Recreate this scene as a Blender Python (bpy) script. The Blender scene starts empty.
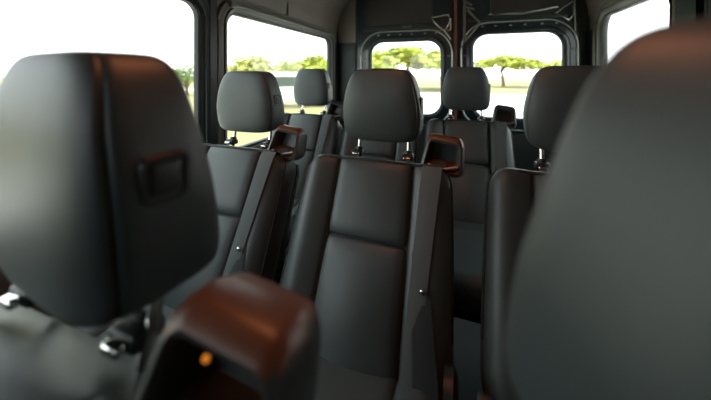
import bpy, bmesh, math, random
from mathutils import Vector, Matrix
from mathutils.geometry import tessellate_polygon
random.seed(7)
D = bpy.data
C = bpy.context.scene.collection
PI = math.pi
CZ = 1.40                      # camera height above the cabin floor
XL, XR, YR, ZT = -1.27, 1.02, 3.00, 2.22

# ------------------------------------------------------------------ materials
def mat(name, col, rough=.5, metal=0, spec=.5, bump=0, bscale=300, var=0, vscale=6, emit=None, estr=0, coat=0, kind='noise'):
    m = D.materials.new(name); m.use_nodes = True
    nt = m.node_tree; b = nt.nodes['Principled BSDF']
    b.inputs['Base Color'].default_value = (*col, 1)
    b.inputs['Roughness'].default_value = rough
    b.inputs['Metallic'].default_value = metal
    b.inputs['Specular IOR Level'].default_value = spec
    b.inputs['Coat Weight'].default_value = coat
    if emit:
        b.inputs['Emission Color'].default_value = (*emit, 1)
        b.inputs['Emission Strength'].default_value = estr
    tc = nt.nodes.new('ShaderNodeTexCoord')
    if bump:
        if kind == 'leather':
            t = nt.nodes.new('ShaderNodeTexVoronoi'); t.inputs['Scale'].default_value = bscale; o = t.outputs['Distance']
        elif kind == 'weave':
            t = nt.nodes.new('ShaderNodeTexWave'); t.inputs['Scale'].default_value = bscale; o = t.outputs['Fac']
            t.bands_direction = 'DIAGONAL'
        else:
            t = nt.nodes.new('ShaderNodeTexNoise'); t.inputs['Scale'].default_value = bscale; o = t.outputs['Fac']
        nt.links.new(tc.outputs['Object'], t.inputs['Vector'])
        bp = nt.nodes.new('ShaderNodeBump'); bp.inputs['Strength'].default_value = bump; bp.inputs['Distance'].default_value = .002
        nt.links.new(o, bp.inputs['Height']); nt.links.new(bp.outputs['Normal'], b.inputs['Normal'])
    if var:
        n = nt.nodes.new('ShaderNodeTexNoise'); n.inputs['Scale'].default_value = vscale
        n.inputs['Detail'].default_value = 4
        nt.links.new(tc.outputs['Object'], n.inputs['Vector'])
        r = nt.nodes.new('ShaderNodeValToRGB')
        r.color_ramp.elements[0].position = .3; r.color_ramp.elements[1].position = .7
        r.color_ramp.elements[0].color = (*[c*(1-var) for c in col], 1)
        r.color_ramp.elements[1].color = (*[min(1, c*(1+var)) for c in col], 1)
        nt.links.new(n.outputs['Fac'], r.inputs['Fac']); nt.links.new(r.outputs['Color'], b.inputs['Base Color'])
    return m

def glass_mat(name, tint):
    m = D.materials.new(name); m.use_nodes = True
    nt = m.node_tree; nt.nodes.clear()
    o = nt.nodes.new('ShaderNodeOutputMaterial'); mx = nt.nodes.new('ShaderNodeMixShader')
    t = nt.nodes.new('ShaderNodeBsdfTransparent'); g = nt.nodes.new('ShaderNodeBsdfGlossy'); f = nt.nodes.new('ShaderNodeLayerWeight'); mp = nt.nodes.new('ShaderNodeMath'); ma = nt.nodes.new('ShaderNodeMath')
    t.inputs['Color'].default_value = (*tint, 1); g.inputs['Roughness'].default_value = .02
    mp.operation = 'POWER'; mp.inputs[1].default_value = 5
    ma.operation = 'MULTIPLY_ADD'; ma.inputs[1].default_value = .6; ma.inputs[2].default_value = .03
    nt.links.new(f.outputs['Facing'], mp.inputs[0]); nt.links.new(mp.outputs[0], ma.inputs[0]); nt.links.new(ma.outputs[0], mx.inputs[0]); nt.links.new(t.outputs[0], mx.inputs[1]); nt.links.new(g.outputs[0], mx.inputs[2])
    nt.links.new(mx.outputs[0], o.inputs['Surface'])
    return m

M = {}
M['leather'] = mat('leather', (.044, .055, .056), .46, spec=.5, bump=.12, bscale=420, var=.10, vscale=9, kind='leather')
M['leather_side'] = mat('leather_side', (.030, .033, .034), .46, bump=.12, bscale=420, kind='leather')
M['seam'] = mat('seam', (.010, .010, .011), .7)
M['black_plastic'] = mat('black_plastic', (.012, .012, .013), .42, bump=.1, bscale=500)
M['grey_plastic'] = mat('grey_plastic', (.052, .055, .054), .38, bump=.08, bscale=600)
M['guide_warm_lit'] = mat('guide_warm_lit', (.115, .045, .023), .38, bump=.08, bscale=600)  # brown that paints warm overhead light onto the guide tops
M['button'] = mat('button', (.030, .032, .032), .45)
M['chrome'] = mat('chrome', (.78, .76, .74), .12, metal=1)
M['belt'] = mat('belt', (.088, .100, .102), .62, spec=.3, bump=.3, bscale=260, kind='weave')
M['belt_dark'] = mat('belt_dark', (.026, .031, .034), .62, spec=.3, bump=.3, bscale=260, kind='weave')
M['amber_glint'] = mat('amber_glint', (.8, .25, .02), .3, emit=(1, .30, .02), estr=.5)  # glow painted in as an orange reflection
M['trim_taupe'] = mat('trim_taupe', (.115, .105, .090), .55, var=.10, vscale=4, bump=.1, bscale=250)
M['trim_brown'] = mat('trim_brown', (.120, .098, .080), .6, var=.08, vscale=3, bump=.1, bscale=250)
M['trim_dark'] = mat('trim_dark', (.016, .019, .018), .40, var=.2, vscale=4)
M['pillar_teal'] = mat('pillar_teal', (.004, .011, .010), .45, spec=.3, var=.25, vscale=3)
M['gasket'] = mat('gasket', (.006, .008, .008), .5)
M['frame_grey'] = mat('frame_grey', (.095, .090, .076), .42, var=.08, vscale=5)
M['door_paint'] = mat('door_paint', (.005, .012, .016), .30, coat=.3, var=.2, vscale=7)
M['door_panel'] = mat('door_panel', (.014, .010, .008), .6, var=.2, vscale=5)
M['rim_paint'] = mat('rim_paint', (.30, .33, .31), .22, metal=.4, coat=.5)
M['rust'] = mat('rust', (.10, .035, .018), .5, var=.25, vscale=12)
M['metal'] = mat('metal', (.30, .30, .29), .35, metal=.8)
M['floor'] = mat('floor', (.008, .008, .008), .8, bump=.3, bscale=200, var=.2)
M['headliner'] = mat('headliner', (.09, .075, .065), .85, bump=.2, bscale=300, var=.08)
M['glass'] = glass_mat('glass', (.97, .99, .96))
M['lamp'] = mat('lamp', (.9, .6, .35), .4, emit=(1, .42, .18), estr=.6)
M['grass'] = mat('grass', (.23, .205, .085), .95, var=.35, vscale=.12)
M['grass_tuft'] = mat('grass_tuft', (.30, .34, .08), .95, var=.3, vscale=2)
M['paving'] = mat('paving', (.72, .70, .66), .9, var=.06, vscale=.3, bump=.2, bscale=20)
M['leaf_a'] = mat('leaf_a', (.42, .45, .07), .7, var=.5, vscale=.6)
M['leaf_b'] = mat('leaf_b', (.50, .50, .14), .7, var=.4, vscale=.6)
M['leaf_c'] = mat('leaf_c', (.20, .30, .06), .7, var=.4, vscale=.6)
M['bark'] = mat('bark', (.22, .15, .09), .9, var=.3, vscale=3, bump=.5, bscale=20)
M['wall_pink'] = mat('wall_pink', (.72, .56, .50), .9, var=.1, vscale=.4)
M['veh_white'] = mat('veh_white', (.75, .76, .74), .35, var=.05, vscale=1)
M['veh_glass'] = mat('veh_glass', (.06, .08, .08), .1)
M['tyre'] = mat('tyre', (.02, .02, .02), .8)
M['post'] = mat('post', (.80, .78, .74), .6, var=.08, vscale=2)

# ------------------------------------------------------------------ helpers
def link(name, bm, m, parent=None, smooth=35, loc=None):
    me = D.meshes.new(name)
    bmesh.ops.remove_doubles(bm, verts=bm.verts, dist=1e-6)
    bmesh.ops.recalc_face_normals(bm, faces=bm.faces)
    bm.to_mesh(me); bm.free()
    for mm in (m if isinstance(m, (list, tuple)) else [m]): me.materials.append(M[mm])
    if smooth:
        for p in me.polygons: p.use_smooth = True
        me.set_sharp_from_angle(angle=math.radians(smooth))
    o = D.objects.new(name, me); C.objects.link(o)
    if parent: o.parent = parent
    if loc: o.location = loc
    return o
def empty(name, loc, label=None, cat=None, group=None, kind=None, rz=0):
    o = D.objects.new(name, None); C.objects.link(o); o.location = loc; o.rotation_euler.z = rz
    o.empty_display_size = .05
    return tag(o, label, cat, group, kind)
def tag(o, label=None, cat=None, group=None, kind=None):
    for k, v in (('label', label), ('category', cat), ('group', group), ('kind', kind)):
        if v: o[k] = v
    return o
def struct(o, label=None, cat=None):
    return tag(o, label, cat, None, 'structure')
def children(o): return [c for c in D.objects if c.parent == o]
def copy_tree(o, parent=None):
    c = o.copy(); C.objects.link(c)
    if parent: c.parent = parent
    for ch in children(o): copy_tree(ch, c)
    return c
def rbox(bm, cx, cy, cz, sx, sy, sz, r=.01, seg=3, mx=None):
    g = bmesh.ops.create_cube(bm, size=1)
    vs = g['verts']
    for v in vs: v.co = Vector((cx + v.co.x*sx, cy + v.co.y*sy, cz + v.co.z*sz))
    if r:
        es = list({e for v in vs for e in v.link_edges})
        q = bmesh.ops.bevel(bm, geom=es, offset=min(r, .49*min(sx, sy, sz)), segments=seg, affect='EDGES', profile=.5)
        vs = list({v for f in q['faces'] for v in f.verts} | {v for v in vs if v.is_valid})
    if mx:
        for v in vs: v.co = mx @ v.co
def tube(bm, pts, r, seg=8, closed=False, rads=None):
    pts = [Vector(p) for p in pts]; n = len(pts); rings = []
    up = Vector((0, 0, 1))
    for i, p in enumerate(pts):
        a = pts[(i-1) % n] if (closed or i) else p
        b = pts[(i+1) % n] if (closed or i < n-1) else p
        t = (b-a).normalized()
        x = t.cross(up)
        if x.length < .1: x = t.cross(Vector((1, 0, 0)))
        x.normalize(); y = t.cross(x)
        rr = rads[i] if rads else r
        rings.append([bm.verts.new(p + rr*(x*math.cos(2*PI*k/seg) + y*math.sin(2*PI*k/seg))) for k in range(seg)])
    m = n if closed else n-1
    for i in range(m):
        A, B = rings[i], rings[(i+1) % n]
        for k in range(seg): bm.faces.new((A[k], A[(k+1) % seg], B[(k+1) % seg], B[k]))
    if not closed:
        bm.faces.new(rings[0][::-1]); bm.faces.new(rings[-1])
def loft(bm, loops, cap0=True, cap1=True, midx=None):
    rings = [[bm.verts.new(p) for p in L] for L in loops]
    n = len(rings[0])
    for i in range(len(rings)-1):
        for k in range(n):
            f = bm.faces.new((rings[i][k], rings[i][(k+1) % n], rings[i+1][(k+1) % n], rings[i+1][k]))
            if midx: f.material_index = midx[i]
    if cap0: 
        f = bm.faces.new(rings[0][::-1])
        if midx: f.material_index = midx[0]
    if cap1:
        f = bm.faces.new(rings[-1])
        if midx: f.material_index = midx[-1]
def rrect(u0, u1, v0, v1, r, n=8, off=0):
    u0 -= off; u1 += off; v0 -= off; v1 += off; r = max(.002, r + off)
    P = []
    for (cu, cv, a0) in ((u1-r, v1-r, 0), (u0+r, v1-r, PI/2), (u0+r, v0+r, PI), (u1-r, v0+r, 1.5*PI)):
        for k in range(n+1):
            a = a0 + k/n*PI/2
            P.append((cu + r*math.cos(a), cv + r*math.sin(a)))
    return P
def plate(bm, outer, holes, w0, w1, mp):
    loops = [outer] + holes
    flat = [p for L in loops for p in L]
    tris = tessellate_polygon([[Vector((p[0], p[1], 0)) for p in L] for L in loops])
    A = [bm.verts.new(mp(p[0], p[1], w0)) for p in flat]
    B = [bm.verts.new(mp(p[0], p[1], w1)) for p in flat]
    for t in tris:
        try:
            bm.faces.new([A[i] for i in t]); bm.faces.new([B[i] for i in reversed(t)])
        except ValueError: pass
    s = 0
    for L in loops:
        n = len(L)
        for k in range(n):
            i, j = s+k, s+(k+1) % n
            bm.faces.new((A[i], A[j], B[j], B[i]))
        s += n
def ring(bm, rect, r, prof, mp, n=8):
    loops = [[mp(u, v, w) for u, v in rrect(*rect, r, n, off)] for off, w in prof]
    rings = [[bm.verts.new(p) for p in L] for L in loops]
    k = len(rings[0])
    for i in range(len(rings)):
        A, B = rings[i], rings[(i+1) % len(rings)]
        for q in range(k): bm.faces.new((A[q], A[(q+1) % k], B[(q+1) % k], B[q]))

# ------------------------------------------------------------------ cabin shell
mapL = lambda u, v, w: (XL + w, u, v + CZ)          # wall plane seen from inside: w points into the cabin
mapR = lambda u, v, w: (XR - w, u, v + CZ)
mapB = lambda u, v, w: (u, YR - w, v + CZ)

bm = bmesh.new(); rbox(bm, (XL+XR)/2, .75, -.03, XR-XL+.1, 4.7, .06, 0)
struct(link('floor', bm, 'floor', smooth=0))
bm = bmesh.new(); rbox(bm, (XL+XR)/2, 1.0, ZT+.03, XR-XL+.1, 4.2, .06, 0)
struct(link('ceiling', bm, 'headliner', smooth=0))

WL1 = (-.85, 1.185, -.46, .375)
WL2 = (1.365, 2.82, -.46, .368)
WR1 = (1.97, 2.785, -.46, .445)
WR2 = (1.05, 1.66, -.20, .445)
wall_outer = [(-1.1, -CZ), (YR+.06, -CZ), (YR+.06, ZT-CZ), (-1.1, ZT-CZ)]
bm = bmesh.new(); plate(bm, wall_outer, [rrect(*WL1, .10, 8, .02), rrect(*WL2, .10, 8, .02)], 0, -.05, mapL)
struct(link('wall_left', bm, 'trim_taupe', smooth=30))
bm = bmesh.new(); plate(bm, wall_outer, [rrect(*WR1, .12, 8, .02), rrect(*WR2, .12, 8, .02)], 0, -.05, mapR)
struct(link('wall_right', bm, 'trim_taupe', smooth=30))
DO = (-1.00, .895, -1.26, .765)
bm = bmesh.new(); plate(bm, [(XL, -CZ), (XR, -CZ), (XR, ZT-CZ), (XL, ZT-CZ)], [rrect(*DO, .03, 4)], 0, -.05, mapB)
struct(link('wall_rear', bm, 'trim_dark', smooth=30))

bm = bmesh.new(); plate(bm, [(XL, -CZ), (XR, -CZ), (XR, ZT-CZ), (XL, ZT-CZ)], [rrect(-1.15, -.5, -.02, .45, .12)], 0, -.05, lambda u, v, w: (u, -1.1 + w, v + CZ))
struct(link('front_light_block', bm, 'trim_dark', smooth=30))  # unseen panel added to hold back front light, opening sized for that
def cove(name, mp, vb, m):
    bm = bmesh.new(); L = []
    R = .34
    prof = [(0, vb)]
    for k in range(9):
        a = k/8*PI/2
        prof.append((.012 + R*.75*(1-math.cos(a)), ZT-CZ-R + R*math.sin(a)-.002))
    prof.append((0, ZT-CZ-.002))
    loft(bm, [[mp(u, v, w) for w, v in prof] for u in (-1.0, YR-.01)])
    return struct(link(name, bm, m, smooth=40))
cove('trim_1', mapL, .455, 'trim_brown')
cove('trim_2', mapR, .52, 'trim_brown')
# panel joint in the headliner cove over the left window
bm = bmesh.new(); rbox(bm, XL+.016, 1.99, CZ+.58, .012, .012, .30, .003, 2)
struct(link('trim_3', bm, 'gasket'))
# rear corner posts: dark lower covers
bm = bmesh.new(); plate(bm, rrect(2.885, YR-.004, -1.38, .325, .012), [], 0, .02, mapL); struct(link('trim_4', bm, 'pillar_teal'))
bm = bmesh.new(); plate(bm, rrect(XL+.024, -1.05, -1.38, .325, .012), [], 0, .02, mapB); struct(link('trim_5', bm, 'pillar_teal'))
bm = bmesh.new(); plate(bm, rrect(2.88, YR-.004, -1.38, .36, .012), [], 0, .02, mapR); struct(link('trim_6', bm, 'pillar_teal'))
bm = bmesh.new(); plate(bm, rrect(.945, XR-.024, -1.38, .36, .012), [], 0, .02, mapB); struct(link('trim_7', bm, 'pillar_teal'))
bm = bmesh.new(); plate(bm, rrect(XL+.024, -1.05, .34, .79, .012), [], 0, .015, mapB); struct(link('trim_8', bm, 'trim_brown'))
# middle pillars between the side windows
bm = bmesh.new(); plate(bm, rrect(1.225, 1.270, -1.38, .46, .01), [], 0, .03, mapL); struct(link('trim_9', bm, 'trim_dark'))
bm = bmesh.new(); plate(bm, rrect(1.75, 1.885, -1.38, .70, .02), [], 0, .035, mapR); struct(link('trim_10', bm, 'pillar_teal'))

def window(name, rect, r, mp, fm, fw, fd):
    bm = bmesh.new()
    ring(bm, rect, r, [(.0, -.02), (.004, .012), (.012, .018), (fw*.45, fd*.75), (fw*.7, fd), (fw*.93, fd*.8), (fw, .0), (fw*.8, -.01), (.02, -.03)], mp)
    w = struct(link(name, bm, fm, smooth=50))
    bm = bmesh.new(); ring(bm, rect, r, [(-.016, -.012), (-.012, .002), (.0, .008), (.006, -.004), (.0, -.03), (-.014, -.026)], mp)
    link('gasket', bm, 'gasket', w)
    bm = bmesh.new(); tube(bm, [mp(u, v, fd*.80) for u, v in rrect(*rect, r, 8, fw*.40)], .0065, 8, True)
    link('frame_groove', bm, 'gasket', w, 60)
    bm = bmesh.new(); tube(bm, [mp(u, v, fd*.62) for u, v in rrect(*rect, r, 8, fw*1.0)], .0075, 8, True)
    link('frame_bead', bm, 'trim_taupe' if fm == 'frame_grey' else 'gasket', w, 60)
    bm = bmesh.new(); plate(bm, rrect(*rect, r, 8, .004), [], -.018, -.023, mp)
    link('pane', bm, 'glass', w, smooth=30)
    return w
w1 = window('window_1', WL1, .09, mapL, 'pillar_teal', .055, .03)
w2 = window('window_2', WL2, .09, mapL, 'frame_grey', .075, .028)
w3 = window('window_3', WR1, .11, mapR, 'frame_grey', .085, .030)
w4 = window('window_4', WR2, .09, mapR, 'pillar_teal', .055, .03)
# roller rail above the second left window
bm = bmesh.new()
tube(bm, [(XL+.034, 1.40, CZ+.402), (XL+.034, 2.76, CZ+.402)], .011, 10)
rbox(bm, XL+.03, 1.385, CZ+.404, .03, .045, .04, .008)
link('blind_rail', bm, 'frame_grey', w2)

# ------------------------------------------------------------------ rear doors
def rear_door(name, x0, x1, win, side):
    wr = .135
    bm = bmesh.new()
    plate(bm, rrect(x0, x1, -1.28, .785, .03), [rrect(*win, wr, 10)], .002, .018, mapB)
    d = struct(link(name, bm, 'door_paint', smooth=30))
    bm = bmesh.new()                      # pressed channel round the glass
    ring(bm, win, wr, [(0, -.02), (.006, .022), (.03, .03), (.05, .018), (.085, .016), (.1, .034), (.1, -.01)], mapB, 10)
    link('window_surround', bm, 'door_paint', d, 50)
    bm = bmesh.new()
    tube(bm, [mapB(u, v, .036) for u, v in rrect(*win, wr, 10, .098)], .0075, 8, True)
    link('surround_rim', bm, 'rim_paint', d, 60)
    bm = bmesh.new(); ring(bm, win, wr, [(-.012, 0), (-.006, .02), (.004, .026), (.004, 0)], mapB, 10)
    link('gasket', bm, 'gasket', d)
    bm = bmesh.new(); plate(bm, rrect(*win, wr, 10, .003), [], -.004, -.010, mapB); link('pane', bm, 'glass', d, 30)
    # clips and screws in the channel
    u0, u1, v0, v1 = win
    spots = [(u0 + (u1-u0)*t, v1+.066) for t in (.12, .27, .44, .6, .78, .93)] + [(u1+.066, v1-.16), (u1+.066, v1-.42), (u0-.066, v1-.2), (u0-.066, v1-.42)]
    for u, v in spots:
        bm = bmesh.new(); p = mapB(u, v, .018)
        bmesh.ops.create_icosphere(bm, subdivisions=2, radius=.0095, matrix=Matrix.Translation(p) @ Matrix.Diagonal((1.3, .6, .8, 1)))
        link('clip', bm, 'metal', d, 60)
    # upper trim panel
    bm = bmesh.new()
    plate(bm, rrect(x0+.10 if side < 0 else x0+.24, x1-.17 if side < 0 else x1-.07, v1+.16, .78, .04), [], .01, .05, mapB)
    pnl = link('upper_panel', bm, 'door_panel', d, 30)
    b = pnl.modifiers.new('bevel', 'BEVEL'); b.width = .012; b.segments = 3; b.limit_method = 'ANGLE'
    bm = bmesh.new()
    plate(bm, rrect(x0+.05, x1-.05, v1+.118, v1+.150, .012), [], .01, .03, mapB)
    link('panel_lip', bm, 'trim_dark', d, 30)
    # handle plate under the glass
    bm = bmesh.new(); plate(bm, rrect(x0+.08, x1-.08, -1.2, v0-.13, .05), [], .01, .04, mapB)
    link('lower_panel', bm, 'trim_dark', d, 30)
    return d
WB1 = (-.885, -.172, -.40, .335)
WB2 = (.105, .830, -.40, .375)
d1 = rear_door('door_1', -1.02, -.085, WB1, -1)
d2 = rear_door('door_2', .015, .915, WB2, 1)
# centre seam: rusty seal
bm = bmesh.new(); plate(bm, rrect(-.11, .04, -1.25, .78, .006), [], -.03, -.002, mapB); struct(link('trim_11', bm, 'gasket', smooth=30))
bm = bmesh.new(); plate(bm, rrect(-.060, -.030, -1.25, .78, .006), [], -.003, .03, mapB); struct(link('trim_12', bm, 'rust', smooth=30))
# latch loop on left door
bm = bmesh.new()
tri = [(-.265, .545), (-.105, .565), (-.095, .50), (-.13, .43), (-.165, .425), (-.235, .50)]
tube(bm, [mapB(u, v, .045) for u, v in tri], .009, 8, True)
link('latch_bracket', bm, 'rim_paint', d1, 60)
bm = bmesh.new(); tube(bm, [mapB(-.09, .42, .03), mapB(-.088, .53, .04)], .007); tube(bm, [mapB(-.15, .43, .04), mapB(-.085, .33, .035)], .007)
link('latch_rod', bm, 'metal', d1, 60)
bm = bmesh.new(); rbox(bm, *mapB(-.50, .478, .035), .09, .02, .03, .008)
link('lamp_housing', bm, 'grey_plastic', d1)
# hinge truss on right door
bm = bmesh.new()
for a, b in (((.035, .72), (.035, .30)), ((.035, .63), (.12, .60)), ((.06, .60), (.17, .47)), ((.17, .47), (.035, .31)), ((.035, .68), (.10, .64))):
    tube(bm, [mapB(*a, .04), mapB(*b, .04)], .010, 8)
link('latch_bracket', bm, 'frame_grey', d2, 60)
bm = bmesh.new()
tube(bm, [mapB(u, v, .045) for u, v in ((.76, .52), (.885, .61), (.895, .50), (.86, .46))], .010, 8, True)
tube(bm, [mapB(.90, .62, .04), mapB(.905, .36, .04)], .007)
tube(bm, [mapB(.24, .545, .04), mapB(.52, .535, .045), mapB(.78, .575, .045)], .009)
link('check_strap', bm, 'rim_paint', d2, 60)

# ------------------------------------------------------------------ van seat
HRZ0, HRH, HRW, HRD = 1.163, .259, .2933, .1565
def headrest_bm():
    bm = bmesh.new(); loops = []; N = 112; K = 44
    for i in range(K+1):
        t = -math.cos(PI*i/K)                          # -1..1
        t = max(-.9995, min(.9995, t))
        s = (t+1)/2; z = HRZ0 + HRH*s
        corner = (1 - abs(t)**6.24)**(1/6.24)
        lin = 1 - .2557*max(0, (s-.4)/.6)**1.5 - .044*max(0, (.4-s)/.4)**1.5
        hw = HRW/2*lin*(.25 + .75*corner)*min(1, corner*2.5)
        yf = .010*(2*s-1)**2 + .022*(1-corner) + .02*max(0, s-.7)
        yb = HRD*(1 - .317*s) - .045*(1-corner)
        hd = max(.004, (yb-yf)/2); yc = (yf+yb)/2
        L = []
        for k in range(N):
            a = 2*PI*k/N
            ca, sa = math.cos(a), math.sin(a)
            e = 2/4.8
            x = hw*math.copysign(abs(ca)**e, ca); y = hd*math.copysign(abs(sa)**e, sa)
            if y < 0: y *= 1 + .06*(1-(x/hw)**2)
            # stitched seam near the front corners
            g = math.exp(-((abs(x)/hw-.955)/.014)**2) if (y < 0 and hw > .05) else 0
            f = 1 - .035*g
            L.append((x*f, yc + y*(1-.05*g), z))
        loops.append(L)
    loft(bm, loops)
    return bm
def back_hw(s, L=.633, hw=.262, r=.07):
    z = s*L; w = hw - .012*s**3
    if z > L-r: w = w - r + math.sqrt(max(0, r*r-(z-(L-r))**2))
    if z < .14: w -= .045*(1-z/.14)**2
    return w
BD = Vector((0, .28, .55)).normalized(); BN = Vector((0, -.55, .28)).normalized(); BO = Vector((0, -.275, .535)); BL = .633
def back_front(u, s):
    hw = back_hw(s); a = min(1, abs(u)/hw)
    edge = max(0, 1 - a**14)**(1/2.4)
    q = abs(2*s-1); ve = max(0, 1-q**26)**(1/2.2)
    f = .052 + .022*math.exp(-((abs(u)-.207)/.045)**2)
    f += .010*(1-(u/.13)**2 if abs(u) < .13 else 0)
    f -= .012*math.exp(-((abs(u)-.130)/.0045)**2) + .008*math.exp(-((abs(u)-.130)/.018)**2)
    if abs(u) < .13:
        for sv in (.60,):
            f -= .011*math.exp(-((s-sv)/.007)**2) + .009*math.exp(-((s-sv)/.035)**2)
    f += .018*math.exp(-((s-.28)/.22)**2)*math.exp(-(u/.12)**2)
    return f*edge*ve
def back_pt(u, s, off=0):
    return BO + BD*(s*BL) + Vector((u, 0, 0)) + BN*(back_front(u, s)+off)
def backrest_bm():
    us = [i/14*.105 for i in range(15)] + [.112, .117, .121, .125, .128, .130, .132, .135, .139, .143, .15]
    ua = [-u for u in us[:0:-1]] + us
    ext = [.1, .2, .32, .44, .56, .66, .75, .83, .89, .93, .96, .98, .992, 1.0]
    ss = sorted(set([i/60 for i in range(61)] + [.003, .008, .6, .597, .603, .594, .606, .59, .61, .985, .99, .995, .998, .975, .965]))
    def row(s):
        hw = back_hw(s)
        r = [-.15-(hw-.15)*e for e in ext[::-1]] + ua + [.15+(hw-.15)*e for e in ext]
        return r
    bm = bmesh.new(); F = []; B = []
    for s in ss:
        R = row(s); hw = back_hw(s)
        F.append([bm.verts.new(back_pt(u, s)) for u in R])
        bk = []
        for u in R:
            a = min(1, abs(u)/hw); e = max(0, 1-a**14)**(1/2.4); q = abs(2*s-1); ve = max(0, 1-q**26)**(1/2.2)
            bk.append(bm.verts.new(BO + BD*(s*BL) + Vector((u, 0, 0)) - BN*(.098*e*ve)))
        B.append(bk)
    for G in (F, B):
        for i in range(len(ss)-1):
            for k in range(len(G[0])-1):
                bm.faces.new((G[i][k], G[i][k+1], G[i+1][k+1], G[i+1][k]))
    return bm
def cushion_bm():
    bm = bmesh.new(); nx, ny = 60, 44
    x0 = .262; y0, y1 = -.76, -.24; zc = .575
    def z(top, a, b):
        u = a*x0
        e = max(0, 1-abs(a)**9)**(1/2.4); v = max(0, 1-abs(b)**10)**(1/2.4)
        if not top: return zc - .055*e*v
        f = .075 + .018*math.exp(-((abs(u)-.20)/.045)**2) - .012*math.exp(-((abs(u)-.132)/.008)**2)
        f -= .010*math.exp(-((b-.45)/.02)**2)*(1 if abs(u) < .132 else 0)
        f += .012*math.exp(-((b+.8)/.3)**2)
        return zc + f*e*v
    S = [-math.cos(PI*i/nx) for i in range(nx+1)]; T = [-math.cos(PI*i/ny) for i in range(ny+1)]
    for top in (1, 0):
        G = [[bm.verts.new((a*x0, (y0+y1)/2 + b*(y1-y0)/2, z(top, a, b))) for a in S] for b in T]
        for i in range(ny):
            for k in range(nx): bm.faces.new((G[i][k], G[i][k+1], G[i+1][k+1], G[i+1][k]))
    return bm
def ribbon(bm, path, wid, th=.002):
    # path: (point, half-width vector, normal)
    A = []
    for p, h, n in path:
        A.append([bm.verts.new(p-h), bm.verts.new(p-h*.5+n*th*.6), bm.verts.new(p+n*th), bm.verts.new(p+h*.5+n*th*.6), bm.verts.new(p+h), bm.verts.new(p-n*th)])
    for i in range(len(A)-1):
        for k in range(6): bm.faces.new((A[i][k], A[i][(k+1) % 6], A[i+1][(k+1) % 6], A[i+1][k]))
    bm.faces.new(A[0]); bm.faces.new(A[-1][::-1])

GX, GY, GZ = .222, -.008, 1.140      # belt guide: centre of its mouth
def guide_outline(sx, sz, r, tap, y, dz=0, dx=0, n=6):
    P = []; cr, sr = math.cos(.13), math.sin(.13)
    for u, v in rrect(-sx, sx, -sz, sz, r, n):
        k = 1 - tap*(v+sz)/(2*sz)
        P.append((GX + dx + u*k*cr + v*sr, y + v*.30, GZ + dz + v*cr - u*k*sr))
    return P

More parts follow.
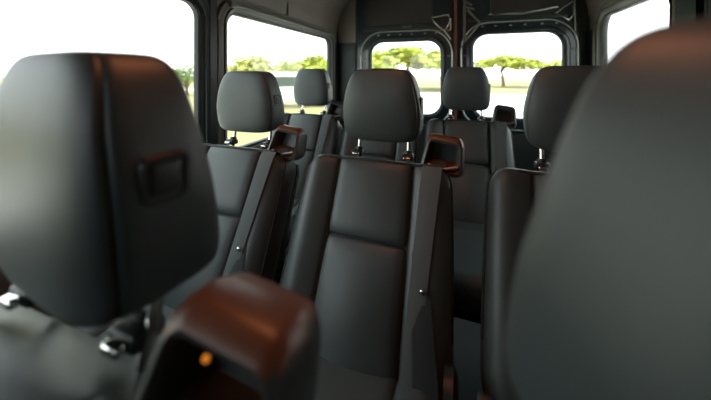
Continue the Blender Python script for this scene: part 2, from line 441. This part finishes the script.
def make_seat():
    root = empty('van_seat', (0, 0, 0))
    back = link('backrest', backrest_bm(), 'leather', root, 60)
    # piping along the top and side edge of the backrest
    bm = bmesh.new(); pts = []
    for k in range(0, 31):
        s = .30 + .66*k/30; u = -back_hw(s)*.984; pts.append(BO + BD*(s*BL) + Vector((u, 0, 0)) + BN*.034)
    for k in range(1, 16): pts.append(back_pt(-.185+.37*k/16, .978, .001))
    for k in range(30, -1, -1):
        s = .30 + .66*k/30; u = back_hw(s)*.985; pts.append(BO + BD*(s*BL) + Vector((u, 0, 0)) + BN*.030)
    tube(bm, pts, .0045, 6); link('piping', bm, 'seam', back, 60)
    # seam threads lying in the grooves
    bm = bmesh.new()
    for sg in (-1, 1): tube(bm, [back_pt(sg*.130, .03+.94*k/40, .0005) for k in range(41)], .0030, 6)
    tube(bm, [back_pt(-.13+.26*k/24, .60, .0005) for k in range(25)], .0028, 6)
    link('seam', bm, 'seam', back, 60)
    # black shell behind the pad
    bm = bmesh.new(); L = []
    for s in (.02, .08, .5, .9, .95): 
        hw = back_hw(s)*.97; c = BO + BD*(s*BL) - BN*.088
        t = .03 if s < .9 else .02
        L.append([c + Vector((u*hw, 0, 0)) - BN*(w*t) for u, w in ((-1, -.6), (1, -.6), (1, .3), (.9, 1), (-.9, 1), (-1, .3))])
    loft(bm, L); link('back_shell', bm, 'black_plastic', root, 40)
    cu = link('seat_cushion', cushion_bm(), 'leather', root, 60)
    # base: two legs plates and a cross beam
    bm = bmesh.new(); rbox(bm, 0, -.48, .498, .44, .46, .05, .015); link('seat_pan', bm, 'black_plastic', root)
    for sg in (-1, 1):
        bm = bmesh.new()
        prof = [(-.68, .48), (-.28, .48), (-.33, .26), (-.22, .0), (-.30, .0), (-.46, .24), (-.62, .0), (-.70, .0), (-.60, .26)]
        loft(bm, [[(sg*.19+dx, y, z) for y, z in prof] for dx in (-.018, .018)])
        link('leg', bm, 'black_plastic', root, 30)
    # side recliner cover with lever
    bm = bmesh.new(); 
    loft(bm, [[(x, -.285 + r*math.cos(2*PI*k/20)*1.05, .63 + r*1.35*math.sin(2*PI*k/20)) for k in range(20)] for x, r in ((.245, .062), (.266, .062), (.274, .048), (.276, .02))])
    link('recliner_cover', bm, 'black_plastic', root, 40)
    # buckle stalk on the other side
    bm = bmesh.new(); rbox(bm, 0, 0, 0, .03, .02, .10, .006, mx=Matrix.Translation((-.245, -.36, .68)) @ Matrix.Rotation(.3, 4, 'X'))
    bk = link('buckle', bm, 'black_plastic', root)
    # headrest
    hr = link('headrest', headrest_bm(), 'leather', root, 60)
    for sg in (-1, 1):
        bm = bmesh.new(); tube(bm, [(sg*.095, .085, HRZ0+.02), (sg*.095, .078, 1.13), (sg*.095, .065, 1.075)], .0075, 12); link('post', bm, 'chrome', hr, 60)
        bm = bmesh.new(); rbox(bm, sg*.095, .060, 1.106, .044, .038, .022, .006)
        tube(bm, [(sg*.095, .068, 1.105), (sg*.095, .073, 1.125)], .014, 12)
        sl = link('post_sleeve', bm, 'black_plastic', root, 40)
        bm = bmesh.new(); rbox(bm, sg*.095, .036, 1.106, .026, .014, .012, .004); link('sleeve_button', bm, 'chrome', sl, 40)
    # seam threads of the headrest
    # release button in the side
    bm = bmesh.new()
    loft(bm, [[(x, .062+u*k, 1.298+v*k) for u, v in rrect(-.024, .024, -.024, .024, .009, 5)] for x, k in ((.120, 1), (.1425, 1), (.1465, .93), (.1465, .74), (.1405, .70))])
    link('button_ring', bm, 'black_plastic', hr, 40)
    bm = bmesh.new()
    loft(bm, [[(x, .062+u*k, 1.298+v*k) for u, v in rrect(-.016, .016, -.016, .016, .006, 5)] for x, k in ((.13, 1), (.1445, 1), (.1465, .85), (.1472, .5))])
    link('release_button', bm, 'button', hr, 40)
    # belt guide on the right shoulder: hooded frame with an open mouth
    bm = bmesh.new()
    yb = GY
    secs = [guide_outline(.040, .026, .008, .12, yb+.060, -.002), guide_outline(.050, .036, .010, .16, yb+.012, -.002),
            guide_outline(.052, .038, .012, .16, yb+.000, -.002), guide_outline(.058, .046, .018, .18, yb-.006, 0),
            guide_outline(.066, .056, .024, .20, yb-.002, 0), guide_outline(.070, .060, .026, .20, yb+.012, 0),
            guide_outline(.072, .060, .026, .20, yb+.036, -.004), guide_outline(.068, .054, .026, .22, yb+.068, -.010), guide_outline(.052, .040, .022, .25, yb+.088, -.018)]
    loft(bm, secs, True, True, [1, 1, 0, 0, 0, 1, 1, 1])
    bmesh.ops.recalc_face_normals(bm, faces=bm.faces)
    for f in bm.faces: f.material_index = 1 if f.normal.z > .45 else 0  # upward faces take the brown, warm light from above put into the colour
    g = link('belt_guide', bm, ['grey_plastic', 'guide_warm_lit'], root, 40)
    bm = bmesh.new(); tube(bm, [(GX-.046, yb-.012, GZ-.030), (GX, yb-.020, GZ-.040), (GX+.046, yb-.012, GZ-.030)], .006, 8)
    rbox(bm, GX-.01, yb-.028, GZ-.052, .03, .014, .022, .005)
    link('belt_slot', bm, 'metal', g, 50)
    # belt webbing: out of the guide, down the bolster to the hip
    def path(u0, u1, w0, w1, off, s0=.97):
        P = [(Vector((GX-.020, yb+.03, GZ-.030)), Vector((w0, 0, 0)), Vector((0, 0, 1))),
             (Vector((GX-.022, yb-.022, GZ-.036)), Vector((w0, 0, 0)), Vector((0, -.6, .8)))]
        for k in range(25):
            s = s0 - (s0-.15)*k/24; t = k/24
            u = u0+(u1-u0)*t
            P.append((back_pt(u, s, off), Vector((w0+(w1-w0)*t, 0, 0)), BN))
        return P
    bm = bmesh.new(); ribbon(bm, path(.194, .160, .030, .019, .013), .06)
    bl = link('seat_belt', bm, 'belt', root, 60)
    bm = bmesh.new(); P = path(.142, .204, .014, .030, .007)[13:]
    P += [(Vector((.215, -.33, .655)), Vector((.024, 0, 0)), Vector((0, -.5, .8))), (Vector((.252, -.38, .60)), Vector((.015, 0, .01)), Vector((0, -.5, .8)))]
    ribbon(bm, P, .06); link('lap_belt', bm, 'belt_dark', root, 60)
    bm = bmesh.new(); p = back_pt(.186, .46, .018)
    bmesh.ops.create_uvsphere(bm, u_segments=12, v_segments=8, radius=.008, matrix=Matrix.Translation(p) @ Matrix.Diagonal((1, .6, 1, 1)))
    link('stop_button', bm, 'chrome', bl, 60)
    return root

GR = 'dark leather van seats in rows'
seats = [  # x, y, dz, rz, label
    (-.4316, .1707, .012, 0, 'blurred dark leather van seat in left foreground, square button showing on its headrest side'),
    (.2093, .1917, .0073, .586, 'very blurred dark leather seat filling the right foreground, only its rounded headrest in view'),
    (-.872, 1.015, -.008, 0, 'grey leather van seat beside the left wall, behind the blurred left foreground seat'),
    (-.275, 1.015, -.003, -.02, 'grey leather van seat in sharp focus at the picture centre, its cushion showing'),
    (.332, 1.015, .004, -.11, 'dark leather van seat in the middle row, half covered by the blurred right foreground headrest'),
    (-.995, 1.840, .018, 0, 'back row seat in the left corner, its headrest seen against the side window'),
    (.030, 1.870, .022, 0, 'back row seat with its headrest between the two rear door windows'),
    (-.485, 1.870, .018, 0, 'back row seat almost hidden behind the sharp headrest of the centre seat'),
]
proto = make_seat()
for i, (x, y, dz, rz, lab) in enumerate(seats):
    o = proto if i == 0 else copy_tree(proto)
    o.location = (x, y, dz); o.rotation_euler.z = rz
    if y > 1.5:
        o.scale.x = .93
        for ch in children(o):
            if ch.name.startswith('belt_guide'):
                ch.material_slots[1].link = 'OBJECT'; ch.material_slots[1].material = M['black_plastic']  # back row guides go without the painted warm light
    if rz > .3:                                    # headrest of the turned seat is tipped forward on its posts
        for ch in children(o):
            if ch.name.startswith('headrest'):
                pv = Vector((0, .07, 1.12)); R = Matrix.Rotation(.05, 4, 'X')
                ch.matrix_local = Matrix.Translation(pv) @ R @ Matrix.Translation(-pv)
    tag(o, lab, 'seat', GR)
for ch in children(proto):                    # nearest seat: headrest pushed lower, belt guide adjusted
    if ch.name == 'headrest':
        pv = Vector((0, .07, 0)); ch.matrix_local = Matrix.Translation((.022, -.004, -.010)) @ Matrix.Translation(pv) @ Matrix.Rotation(-.13, 4, 'Z') @ Matrix.Translation(-pv)
    if ch.name == 'belt_guide': ch.location = (.030, .006, -.004)
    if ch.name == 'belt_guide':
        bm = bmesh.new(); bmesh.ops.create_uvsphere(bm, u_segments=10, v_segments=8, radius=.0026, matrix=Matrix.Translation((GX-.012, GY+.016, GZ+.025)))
        link('glint_dot', bm, 'amber_glint', ch, 60)  # glowing dot stands in for an orange reflection inside the guide
bm = bmesh.new(); rbox(bm, -.12, 1.58, .005, 2.2, .9, .024, .004); struct(link('floor_step', bm, 'floor'))

# ------------------------------------------------------------------ interior lamp
lp = empty('dome_light', (-.22, .50, ZT), 'small oblong dome lamp with warm orange lens on the ceiling above the front seats', 'lamp')
bm = bmesh.new(); loft(bm, [[(u*k, v*k, z) for u, v in rrect(-.22, .22, -.10, .10, .04)] for z, k in ((0, 1), (-.02, 1), (-.028, .93))]); link('housing', bm, 'grey_plastic', lp, 40)
bm = bmesh.new(); loft(bm, [[(u*k, v*k, z) for u, v in rrect(-.19, .19, -.08, .08, .035)] for z, k in ((-.025, 1), (-.036, .97), (-.042, .85))]); link('lens', bm, 'lamp', lp, 40)
def area(name, loc, rot, size, size_y, power, col):
    l = D.lights.new(name, 'AREA'); l.shape = 'RECTANGLE'; l.size = size; l.size_y = size_y; l.energy = power; l.color = col
    o = D.objects.new(name, l); C.objects.link(o); o.location = loc; o.rotation_euler = rot
    return o
area('dome_glow', (-.22, .50, ZT-.05), (0, 0, 0), .38, .16, 2.0, (1, .30, .12))

# ------------------------------------------------------------------ outdoors
GZ0 = -.70
bm = bmesh.new(); rbox(bm, 0, 60, GZ0-.05, 500, 500, .1, 0); struct(link('ground', bm, 'grass', smooth=0))
bm = bmesh.new(); plate(bm, [(-10, -14), (70, -14), (70, 37), (-13.5, 34), (-3.2, 4.5), (-10, 1.5)], [], GZ0, GZ0+.02, lambda u, v, w: (u, v, w)); struct(link('ground_paving', bm, 'paving', smooth=0))
bm = bmesh.new(); plate(bm, [(-29, -40), (-26.5, -40), (-37, 70), (-41, 70)], [], GZ0, GZ0+.02, lambda u, v, w: (u, v, w)); struct(link('ground_road', bm, 'paving', smooth=0))

F_PX, PSI, PY = 298.0, .3387, 74.3
def spot(px, dist):
    a = math.atan((px-355)/F_PX) - PSI
    d = dist/math.cos(a+PSI)
    return d*math.sin(a), d*math.cos(a)

def tree(name, px, dist, top, half, base_h, thick, leafm, label, cat='tree', n=2200, seed=1, trunk=.16, lean=0, group='trees beyond the van'):
    rnd = random.Random(seed)
    x, y = spot(px, dist)
    H = (PY-top)/F_PX*dist + CZ - GZ0            # tree height above the ground
    W = 1.3*half/F_PX*dist
    r = empty(name, (x, y, GZ0), label, cat, group)
    bm = bmesh.new()
    blobs = []
    for k in range(34):
        a = rnd.uniform(0, 2*PI); q = math.sqrt(rnd.random())
        zc = base_h*H + (1-base_h)*H*(.25 + .55*(1-q*q)*rnd.uniform(.5, 1))
        blobs.append((q*W*.82*math.cos(a), q*W*.82*math.sin(a), zc, W*rnd.uniform(.16, .30), (1-base_h)*H*rnd.uniform(.14, .24)*thick))
    for k in range(n):
        bx, by, bz, br, bh = rnd.choice(blobs)
        while True:
            p = Vector((rnd.uniform(-1, 1), rnd.uniform(-1, 1), rnd.uniform(-1, 1)))
            if .3 < p.length < 1: break
        c = Vector((bx+p.x*br, by+p.y*br, min(H, bz+p.z*bh)))
        s = rnd.uniform(.04, .085)*W
        m3 = Matrix.Rotation(rnd.uniform(0, 6.3), 3, 'Z') @ Matrix.Rotation(rnd.uniform(-1.2, 1.2), 3, 'X')
        q = [c + m3 @ Vector(v) for v in ((-s, 0, 0), (0, -s*.5, 0), (s, 0, 0), (0, s*.5, s*.2))]
        bm.faces.new([bm.verts.new(v) for v in q])
    me = D.meshes.new('foliage'); bm.to_mesh(me); bm.free(); me.materials.append(M[leafm])
    fo = D.objects.new('foliage', me); C.objects.link(fo); fo.parent = r
    bm = bmesh.new(); tw = trunk
    hz = base_h*H + .15*(1-base_h)*H
    tube(bm, [(0, 0, -.02), (lean*.3, 0, hz*.4), (lean, .05, hz*.85), (lean, 0, hz+.2)], tw, 8, rads=[tw*1.3, tw, tw*.85, tw*.5])
    for k in range(6):
        bx, by, bz = blobs[k][:3]
        tube(bm, [(lean, 0, hz*.8), (lean*.5+bx*.4, by*.4, hz*.8+(bz-hz*.8)*.55), (bx, by, bz)], tw*.5, 6, rads=[tw*.6, tw*.4, tw*.15])
    link('trunk', bm, 'bark', r, 60)
    return r
tree('acacia_tree', 407, 42, 45, 44, .38, 1.25, 'leaf_a', 'broad bright green tree seen through the left rear door window', seed=3, n=3000)
tree('acacia_tree', 503, 51, 54, 30, .48, 1.1, 'leaf_a', 'flat-topped green tree with bare trunk through the right rear door window', seed=5, trunk=.22, lean=-.3)
tree('acacia_tree', 566, 58, 57, 22, .5, .9, 'leaf_b', 'pale green tree at the right side of the right rear door window', seed=8)
tree('leafy_tree', 250, 25, 50, 30, .18, 1.3, 'leaf_b', 'tall loose yellow green tree at the left of the second side window', seed=11, n=2600)
tree('leafy_tree', 286, 33, 54, 15, .2, 1.3, 'leaf_a', 'narrow green tree beside the pale vehicle, in the second side window', seed=12)
tree('leafy_tree', 316, 44, 53, 28, .3, 1.2, 'leaf_a', 'rounded green tree behind the pale parked vehicle', seed=14, n=2600)
tree('leafy_tree', 186, 30, 60, 15, .12, 1.3, 'leaf_c', 'dark green bushy tree beside the front window post', seed=17)
tree('leafy_tree', 160, 40, 63, 16, .15, 1.2, 'leaf_b', 'low pale tree seen above the left foreground headrest', seed=19)
tree('leafy_shrub', 222, 30, 66, 14, .05, 1.4, 'leaf_b', 'low yellow green shrub at the front edge of the second side window', 'shrub', seed=21)

# long low pinkish wall behind the trees
x0, y0 = spot(372, 62); x1, y1 = spot(600, 78)
bm = bmesh.new()
dv = Vector((x1-x0, y1-y0, 0)); L = dv.length; ang = math.atan2(dv.y, dv.x)
gw = empty('boundary_wall', (x0, y0, GZ0), 'long low pale pink boundary wall behind the trees at the rear', 'wall', rz=ang)
bm = bmesh.new(); rbox(bm, L/2, 0, .8, L, .2, 1.6, .02); link('wall_panel', bm, 'wall_pink', gw)
bm = bmesh.new(); rbox(bm, L/2, 0, 1.64, L, .32, .1, .02); link('coping', bm, 'post', gw)

# pale parked vehicle seen through the second side window
vx, vy = spot(300, 20)
vh = empty('parked_van', (vx, vy, GZ0), 'pale white parked vehicle on the grass beyond the second side window', 'vehicle', rz=.55)
bm = bmesh.new()
side = [(-2.5, .35), (2.4, .35), (2.5, .9), (2.2, 1.25), (1.55, 1.35), (.95, 2.1), (.6, 2.22), (-2.3, 2.22), (-2.5, 2.0)]
loft(bm, [[(x, y, z) for x, z in side] for y in (-.9, .9)]); o = link('body', bm, 'veh_white', vh, 30)
b = o.modifiers.new('bevel', 'BEVEL'); b.width = .08; b.segments = 3; b.limit_method = 'ANGLE'
for y in (-.91, .91):
    bm = bmesh.new(); loft(bm, [[(x, y+d, z) for x, z in ((-2.1, 1.3), (1.3, 1.35), (.8, 1.95), (-2.1, 1.95))] for d in (-.01, .01)]); link('side_window', bm, 'veh_glass', vh, 30)
for x in (-1.5, 1.6):
    for y in (-.85, .85):
        bm = bmesh.new(); loft(bm, [[(x+.36*r*math.cos(2*PI*k/20), y+d, .36+.36*r*math.sin(2*PI*k/20)) for k in range(20)] for d, r in ((-.12, .85), (-.1, 1), (.1, 1), (.12, .85))]); link('wheel', bm, 'tyre', vh, 40)

# ------------------------------------------------------------------ light
w = D.worlds.new('sky'); bpy.context.scene.world = w; w.use_nodes = True
nt = w.node_tree; bg = nt.nodes['Background']
tc = nt.nodes.new('ShaderNodeTexCoord'); sp = nt.nodes.new('ShaderNodeSeparateXYZ'); rp = nt.nodes.new('ShaderNodeValToRGB')
nt.links.new(tc.outputs['Generated'], sp.inputs[0]); nt.links.new(sp.outputs['Z'], rp.inputs['Fac']); nt.links.new(rp.outputs['Color'], bg.inputs['Color'])
rp.color_ramp.elements[0].position = 0; rp.color_ramp.elements[0].color = (.93, .97, 1, 1)
rp.color_ramp.elements[1].position = .6; rp.color_ramp.elements[1].color = (.80, .93, 1, 1)
bg.inputs['Strength'].default_value = 3.0
sl = D.lights.new('sun', 'SUN'); sl.energy = 4.5; sl.angle = math.radians(3); sl.color = (1, .93, .80)
so = D.objects.new('sun', sl); C.objects.link(so); so.rotation_euler = (math.radians(-28), math.radians(12), 0)

# ------------------------------------------------------------------ camera
cam = D.cameras.new('camera'); co = D.objects.new('camera', cam); C.objects.link(co)
co.location = (0, 0, CZ); co.rotation_euler = (PI/2, 0, PSI)
cam.sensor_fit = 'HORIZONTAL'; cam.sensor_width = 36; cam.lens = F_PX/711*36
cam.shift_y = -(200-PY)/711; cam.clip_start = .01; cam.clip_end = 1000
cam.dof.use_dof = True; cam.dof.focus_distance = 1.08; cam.dof.aperture_fstop = 1.7; cam.dof.aperture_blades = 9
sc = bpy.context.scene; sc.camera = co
sc.view_settings.view_transform = 'Standard'; sc.view_settings.look = 'None'
sc.view_settings.exposure = .48; sc.view_settings.gamma = 1
sc.cycles.use_denoising = True
sc.cycles.max_bounces = 8; sc.cycles.transparent_max_bounces = 16
